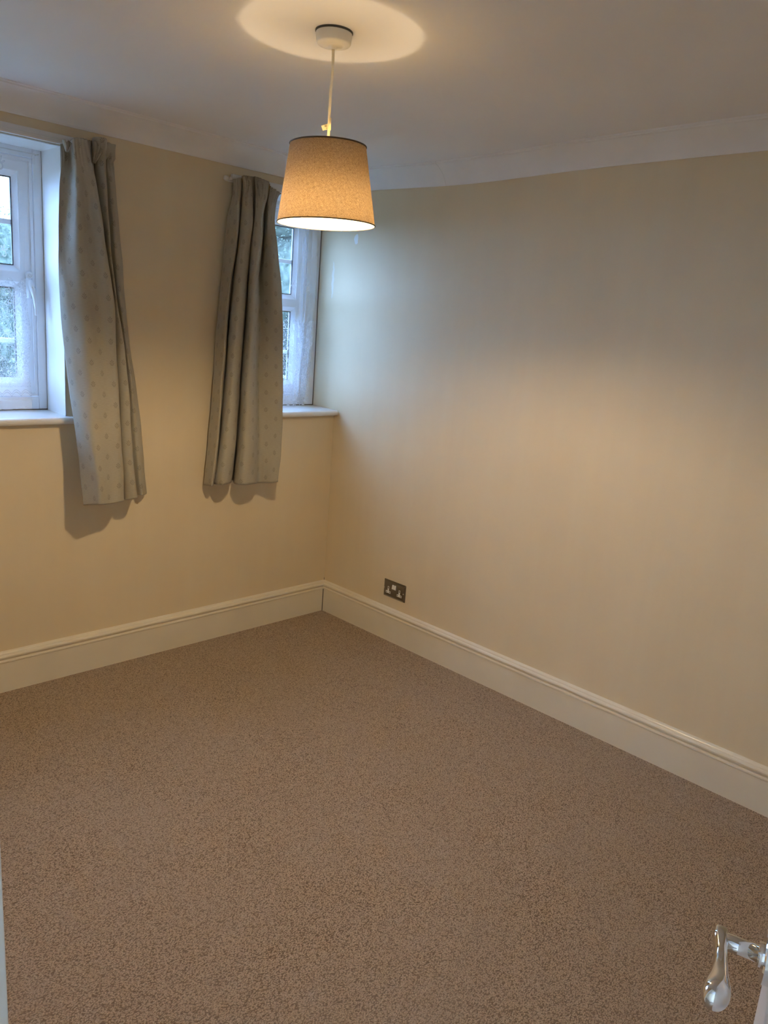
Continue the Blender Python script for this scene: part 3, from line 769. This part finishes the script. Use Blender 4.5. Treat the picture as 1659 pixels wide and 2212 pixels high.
# ------------------------------------------------------------------ pendant lamp
LX, LY = -1.2438, -1.3330
ZR = ZC + dz(LX, LY)
root = empty('pendant_lamp', (LX, LY, ZR))
m = MB(); m.lathe([(0, 0), (.0462, 0), (.0464, -.0030), (.0450, -.0046), (0, -.0050)], 56); m.build('rose_shadow_disc', M_SEAL_SHADOW, root)  # dark disc standing in for the shadowed gap behind the rose
m = MB(); m.lathe([(0, -.0035), (.0445, -.0040), (.0450, -.0070), (.0425, -.0260), (.0395, -.0300), (.026, -.0330), (.0085, -.0345), (.0080, -.0400), (.0060, -.0405), (0, -.0400)], 64)
m.build('ceiling_rose', M_PLASTIC, root)
zt_s, zb_s = 1.9265 - ZR, 1.7387 - ZR
m = MB()
m.tube([(0, 0, -.038), (.0015, 0, -.08), (-.0005, .001, -.14), (-.0015, 0, -.20), (0, 0, zt_s - .055)], .0034, 12)
m.build('flex_cord', M_CORD, root)
m = MB()
m.add([(0, .0035, 0), (0, .0041, -.014), (-.016, .0040, -.019), (-.020, .0034, -.008), (0, .003, 0), (0, .0036, -.014), (-.016, .0035, -.019), (-.020, .0029, -.008)],
      [(0, 1, 2, 3), (7, 6, 5, 4), (0, 4, 5, 1), (1, 5, 6, 2), (2, 6, 7, 3), (3, 7, 4, 0)])
tg = m.build('cord_label', M_PAPER, root); tg.location = (0, 0, -.2065); tg.rotation_euler = (0, 0, math.radians(-44))
m = MB(); m.box((-.012, .0024, -.010), (-.006, .0029, -.006)); m.box((-.008, .0024, -.014), (-.003, .0029, -.012)); m.build('label_print', M_GREY, tg)
m = MB(); m.tube([(0, 0, -.196), (0, 0, -.224)], .0045, 10); m.build('cord_wrap', M_PAPER, root)
# shade, hanging a little out of true
sh = empty('lamp_shade', (0, 0, zt_s)); sh.parent = root
H = zt_s - zb_s; RT, RB = .0965, .1262
rv = Vector((0.7127, -0.7015, 0)); ax = Vector((-rv.y, rv.x, 0))
sh.rotation_mode = 'QUATERNION'
from mathutils import Quaternion
sh.rotation_quaternion = Quaternion(ax, math.radians(-1.7))
def cone(name, dr, mat, parent):
    m = MB(); vs = []; fs = []; n = 96; k = 8
    for i in range(n + 1):
        a = 2 * math.pi * i / n
        for j in range(k + 1):
            t = j / k; r = RT + (RB - RT) * t + dr; vs.append((r * math.cos(a), r * math.sin(a), -H * t))
    for i in range(n):
        for j in range(k): q = i * (k + 1) + j; fs.append((q, q + 1, q + k + 2, q + k + 1))
    m.add(vs, fs, 0, True); o = m.build(name, mat, parent, recalc=False)
    l = o.data.uv_layers.new(name='UVMap')
    for lp in o.data.loops:
        i, j = divmod(lp.vertex_index, k + 1)
        uu, vv = i / n * 2 * math.pi * .11, -H * j / k
        c_, s_ = math.cos(.42), math.sin(.42)
        l.data[lp.index].uv = (uu * c_ - vv * s_, uu * s_ + vv * c_)
    return o
cone('shade_fabric', 0, M_SHADE, sh); cone('shade_lining', -.0012, M_LINING, sh)
m = MB(); m.tube([(RT * math.cos(a), RT * math.sin(a), 0) for a in [2 * math.pi * i / 96 for i in range(97)]], .0019, 8, cap=False); m.build('top_binding', M_TRIM, sh)
m = MB(); m.tube([(RB * math.cos(a), RB * math.sin(a), -H) for a in [2 * math.pi * i / 96 for i in range(97)]], .0016, 8, cap=False); m.build('bottom_binding', M_TRIM, sh)
m = MB()
for k in range(3):
    a = 2 * math.pi * k / 3 + .5
    m.tube([(.020 * math.cos(a), .020 * math.sin(a), -.028), (RT * .96 * math.cos(a), RT * .96 * math.sin(a), -.003)], .0013, 8)
m.lathe([(.0185, -.0275), (.0215, -.0275), (.0215, -.0295), (.0185, -.0295)], 32, closed=True)
m.build('fitter_ring', M_WIRE, sh)
# little printed sticker on the lining
aS = math.atan2(.60, -.18)
m = MB()
for (da, z, wz, wa) in ((0, -H + .030, .022, .0016), (.035, -H + .034, .016, .006)):
    r = RB - .006 + .0; vs = []
    a0, a1 = aS + da, aS + da + wa / RB
    for (aa, zz) in ((a0, z), (a1, z), (a1, z + wz), (a0, z + wz)):
        rr = RT + (RB - RT) * (-zz / H) - .0020; vs.append((rr * math.cos(aa), rr * math.sin(aa), zz))
    m.add(vs, [(0, 1, 2, 3)])
m.build('printed_sticker', M_GREY, sh, recalc=False)
m = MB(); m.tube([(0, 0, zt_s - .018), (0, 0, zt_s - .022), (0, 0, zt_s - .092)], [.012, .018, .018], 24); m.build('lamp_holder', M_PLASTIC, root)
RBU = .029
zc_b = 1.794 - ZR
m = MB(); m.lathe([(.0002, -RBU)] + [(RBU * math.sin(t), -RBU * math.cos(t)) for t in [math.radians(8 * k) for k in range(1, 13)]], 32, o=(0, 0, zc_b))
bulb = m.build('light_bulb', M_BULB, root)
m = MB(); m.lathe([(RBU * .99, .0031), (.027, .012), (.020, .030), (.014, .048), (.0125, .060), (.0001, .060)], 32, o=(0, 0, zc_b)); m.build('bulb_body', M_PLASTIC, bulb)
tag(root, 'lit pendant ceiling lamp with tapered brown linen shade and white ceiling rose', 'lamp')

# ------------------------------------------------------------------ double socket on the right wall
SY, SZ = -.5225, .2580
root = empty('wall_socket', (0, SY, SZ))
def plate(m, hw, hh, x0, x1, inset):
    """bevelled plate, local: x depth (negative = into the room), y along wall, z up"""
    def ring(w, h, x, r=.004):
        pts = []
        for sy, sz, a0 in ((1, 1, 0), (-1, 1, 90), (-1, -1, 180), (1, -1, 270)):
            for k in range(5):
                a = math.radians(a0 + 90 * k / 4); pts.append((x, sy * (w - r) + r * math.cos(a), sz * (h - r) + r * math.sin(a)))
        return pts
    A = ring(hw, hh, x0); B = ring(hw, hh, x0 - .0015); C = ring(hw - inset, hh - inset, x1); n = len(A)
    fs = [tuple(range(2*n, 3*n))] + [tuple(range(n-1, -1, -1))]
    for k in range(n):
        j = (k + 1) % n; fs += [(k, j, n + j, n + k), (n + k, n + j, 2*n + j, 2*n + k)]
    m.add(A + B + C, fs)
m = MB(); plate(m, .073, .043, 0, -.0065, .0075); fp = m.build('faceplate', M_STEEL, root)
for s in (1, -1):
    cy = s * .0375
    m = MB()
    m.box((-.0078, cy - .0045, -.0115), (-.0060, cy + .0045, .0115)); m.box((-.0078, cy - .0155, -.0225), (-.0060, cy + .0155, -.0115))
    ins = m.build('socket_insert', M_SOCKW, root, recalc=False)
    m = MB()
    m.box((-.0082, cy - .0021, .0005), (-.0077, cy + .0021, .0090)); m.box((-.0082, cy - .0135, -.0190), (-.0077, cy - .0075, -.0150)); m.box((-.0082, cy + .0075, -.0190), (-.0077, cy + .0135, -.0150))
    m.build('pin_slots', M_BLACK, ins, recalc=False)
    m = MB(); vs = []
    c0 = s * .0068
    vs = [(-.006, c0 - .0055, .004), (-.006, c0 + .0055, .004), (-.006, c0 + .0055, .027), (-.006, c0 - .0055, .027),
          (-.0115, c0 - .0055, .006), (-.0115, c0 + .0055, .006), (-.0080, c0 + .0055, .026), (-.0080, c0 - .0055, .026)]
    m.add(vs, [(3,2,1,0),(4,5,6,7),(0,1,5,4),(1,2,6,5),(2,3,7,6),(3,0,4,7)]); m.build('rocker_switch', M_SOCKW, root, bevel=.0008)
    m = MB(); m.tube([(-.0060, s * .0640, .0), (-.0082, s * .0640, .0)], [.0035, .0028], 14); m.build('screw', M_CHROME, root)
tag(root, 'dark metal double wall socket with white switches above the right skirting', 'socket')

# ------------------------------------------------------------------ door with chrome lever
TH = math.radians(18)
dd = Vector((-math.cos(TH), -math.sin(TH), 0))      # towards the hinge
dn = Vector((-math.sin(TH), math.cos(TH), 0))       # out of the face, into the room
A0 = Vector((-1.8435, -2.8000, .900))               # middle of the rose's outer face
P0 = A0 - dn * .010
root = empty('door_1', (P0.x, P0.y, 0)); struct(root, 'open white door at the right edge with chrome handle', 'door')
def W3(a, b, z): return P0 + dd * a + dn * b + Vector((0, 0, z - P0.z))     # a towards hinge, b out of face
def wbox(m, a0, a1, b0, b1, z0, z1):
    m.add([W3(a0,b0,z0) - root.location, W3(a1,b0,z0) - root.location, W3(a1,b1,z0) - root.location, W3(a0,b1,z0) - root.location,
           W3(a0,b0,z1) - root.location, W3(a1,b0,z1) - root.location, W3(a1,b1,z1) - root.location, W3(a0,b1,z1) - root.location],
          [(3,2,1,0),(4,5,6,7),(0,1,5,4),(1,2,6,5),(2,3,7,6),(3,0,4,7)])
DW = .58                                             # from the handle line to the hinge side
m = MB(); wbox(m, -.055, DW, -.040, 0, .008, 1.965); leaf = m.build('door_leaf', M_DOOR, root, bevel=.004)
for (z0, z1) in ((.22, .70), (1.12, 1.84)):
    for (a0, a1) in ((.06, .24), (.34, .50)):
        m = MB()
        for (p, q, r_, t_) in ((a0, a1, z0, z0 + .018), (a0, a1, z1 - .018, z1)): wbox(m, p, q, -.001, .006, r_, t_)
        for (p, q) in ((a0, a0 + .018), (a1 - .018, a1)): wbox(m, p, q, -.001, .006, z0, z1)
        m.build('panel_moulding', M_DOOR, leaf, bevel=.002, recalc=False)
hd = empty('door_handle', tuple(P0 - root.location)); hd.parent = root
def loc(v): return v - P0
m = MB()
def disc(m, r, b0, b1, ctr, rad2=None, n=40):
    r2 = rad2 if rad2 else r
    vs = []
    for (rr, b) in ((r, b0), (r, b1 - .0015), (r2, b1)):
        for k in range(n):
            a = 2 * math.pi * k / n
            vs.append(ctr + dd * (rr * math.cos(a)) + dn * b + Vector((0, 0, rr * math.sin(a))))
    fs = [tuple(range(2*n, 3*n)), tuple(range(n-1, -1, -1))]
    for q in range(2):
        for k in range(n):
            j = (k + 1) % n; fs.append((q*n+k, q*n+j, (q+1)*n+j, (q+1)*n+k))
    m.add(vs, fs, 0, False)
disc(m, .0265, 0, .0100, Vector((0, 0, 0)), .0250)
m.build('rose_plate', M_CHROME, hd)
m = MB(); disc(m, .0125, .0095, .0150, Vector((0, 0, 0)), .0118); m.build('rose_collar', M_CHROME, hd)
m = MB(); m.tube([dn * .010, dn * .056], [.0085, .0088], 24); m.build('spindle_neck', M_CHROME, hd)
m = MB()
# lever: squared block over the neck, waisted, swelling to a teardrop
st = [(-.0105, .0080, .0052), (-.0090, .0095, .0064), (.0, .0100, .0068), (.012, .0095, .0066), (.026, .0085, .0066), (.040, .0085, .0072), (.054, .0100, .0090), (.066, .0125, .0115), (.077, .0142, .0128), (.085, .0130, .0116), (.0905, .0090, .0080), (.0930, .0030, .0028)]
vs = []; fs = []; n = 28
pos = [Vector((s_[0], s_[1], s_[2])) for s_ in st]
sm_ = catmull(pos, 5)
for (a, hz_, hb) in [(p.x, p.y, p.z) for p in sm_]:
    pw = 2.0 + 1.6 * max(0, min(1, (.02 - a) / .03))
    for k in range(n):
        t = 2 * math.pi * k / n; c, s_ = math.cos(t), math.sin(t)
        cc = math.copysign(abs(c) ** (2 / pw), c); ss = math.copysign(abs(s_) ** (2 / pw), s_)
        vs.append(dd * a + dn * (.0505 + .0035 * math.sin(max(0, a) / .1 * 3.14) * -1 + hb * cc) + Vector((0, 0, hz_ * ss)))
K = len(sm_)
for i in range(K - 1):
    for k in range(n): j = (k + 1) % n; fs.append((i*n+k, i*n+j, (i+1)*n+j, (i+1)*n+k))
fs.append(tuple(range(n))); fs.append(tuple((K-1)*n + k for k in range(n-1, -1, -1)))
m.add(vs, fs, 0, True); m.build('handle_lever', M_CHROME, hd)

# ------------------------------------------------------------------ outside
m = MB(); m.box((-30, .6, -1.6), (40, 60, -1.5)); struct(m.build('ground', M_GRASS), 'grass outside the windows', 'ground')
def make_tree(x, y, z0, rx, rz, trunk, mat, leaves, size, label):
    root = empty('tree', (x, y, -1.5))
    m = MB(); m.tube([(0, 0, 0), (.05, .02, trunk * .5), (.0, .05, trunk + rz * .6)], [.16, .13, .05], 12); m.build('trunk', M_BARK, root)
    m = MB(); cz = z0 + 1.5
    blobs = [(random.uniform(-.55, .55) * rx, random.uniform(-.5, .5) * rx, cz + random.uniform(-.6, .75) * rz, random.uniform(.35, .6) * rx) for _ in range(16)]
    blobs.append((0, 0, cz, rx * .8))
    vs = []; fs = []
    for k in range(int(leaves * 5)):
        bx, by, bz, br = random.choice(blobs)
        a = random.uniform(0, 2 * math.pi); c = random.uniform(-1, 1); s_ = math.sqrt(1 - c * c); r = br * random.uniform(.75, 1.08)
        p = Vector((bx + r * s_ * math.cos(a), by + r * s_ * math.sin(a), bz + r * c * .9))
        d = Vector((random.gauss(0, 1), random.gauss(0, 1), random.gauss(0, 1))).normalized(); e = d.orthogonal().normalized()
        L = size * random.uniform(.6, 1.3) * .34; b0 = len(vs)
        vs += [p - d * L, p + e * L * .45, p + d * L, p - e * L * .45]; fs.append((b0, b0 + 1, b0 + 2, b0 + 3))
    m.add(vs, fs); m.build('foliage', mat, root, recalc=False)
    m = MB()
    for (bx, by, bz, br) in blobs:
        r = br * .66; vs2 = []; n1, n2 = 10, 7
        m.lathe([(max(.001, r * math.sin(math.pi * q / n2)), -r * .9 * math.cos(math.pi * q / n2)) for q in range(n2 + 1)], n1, o=(bx, by, bz))
    m.build('inner_foliage', mat, root, recalc=False)
    tag(root, label, 'tree', 'trees outside the windows')
    return root
make_tree(.5, 8.0, 1.08, 1.6, 1.3, 1.6, M_LEAF2, 9000, .07, 'pale green leafy tree outside, seen through the large left window')
make_tree(5.9, 7.6, 2.1, 1.9, 1.9, 2.2, M_LEAF1, 11000, .07, 'tall green leafy tree outside, seen through the corner window')
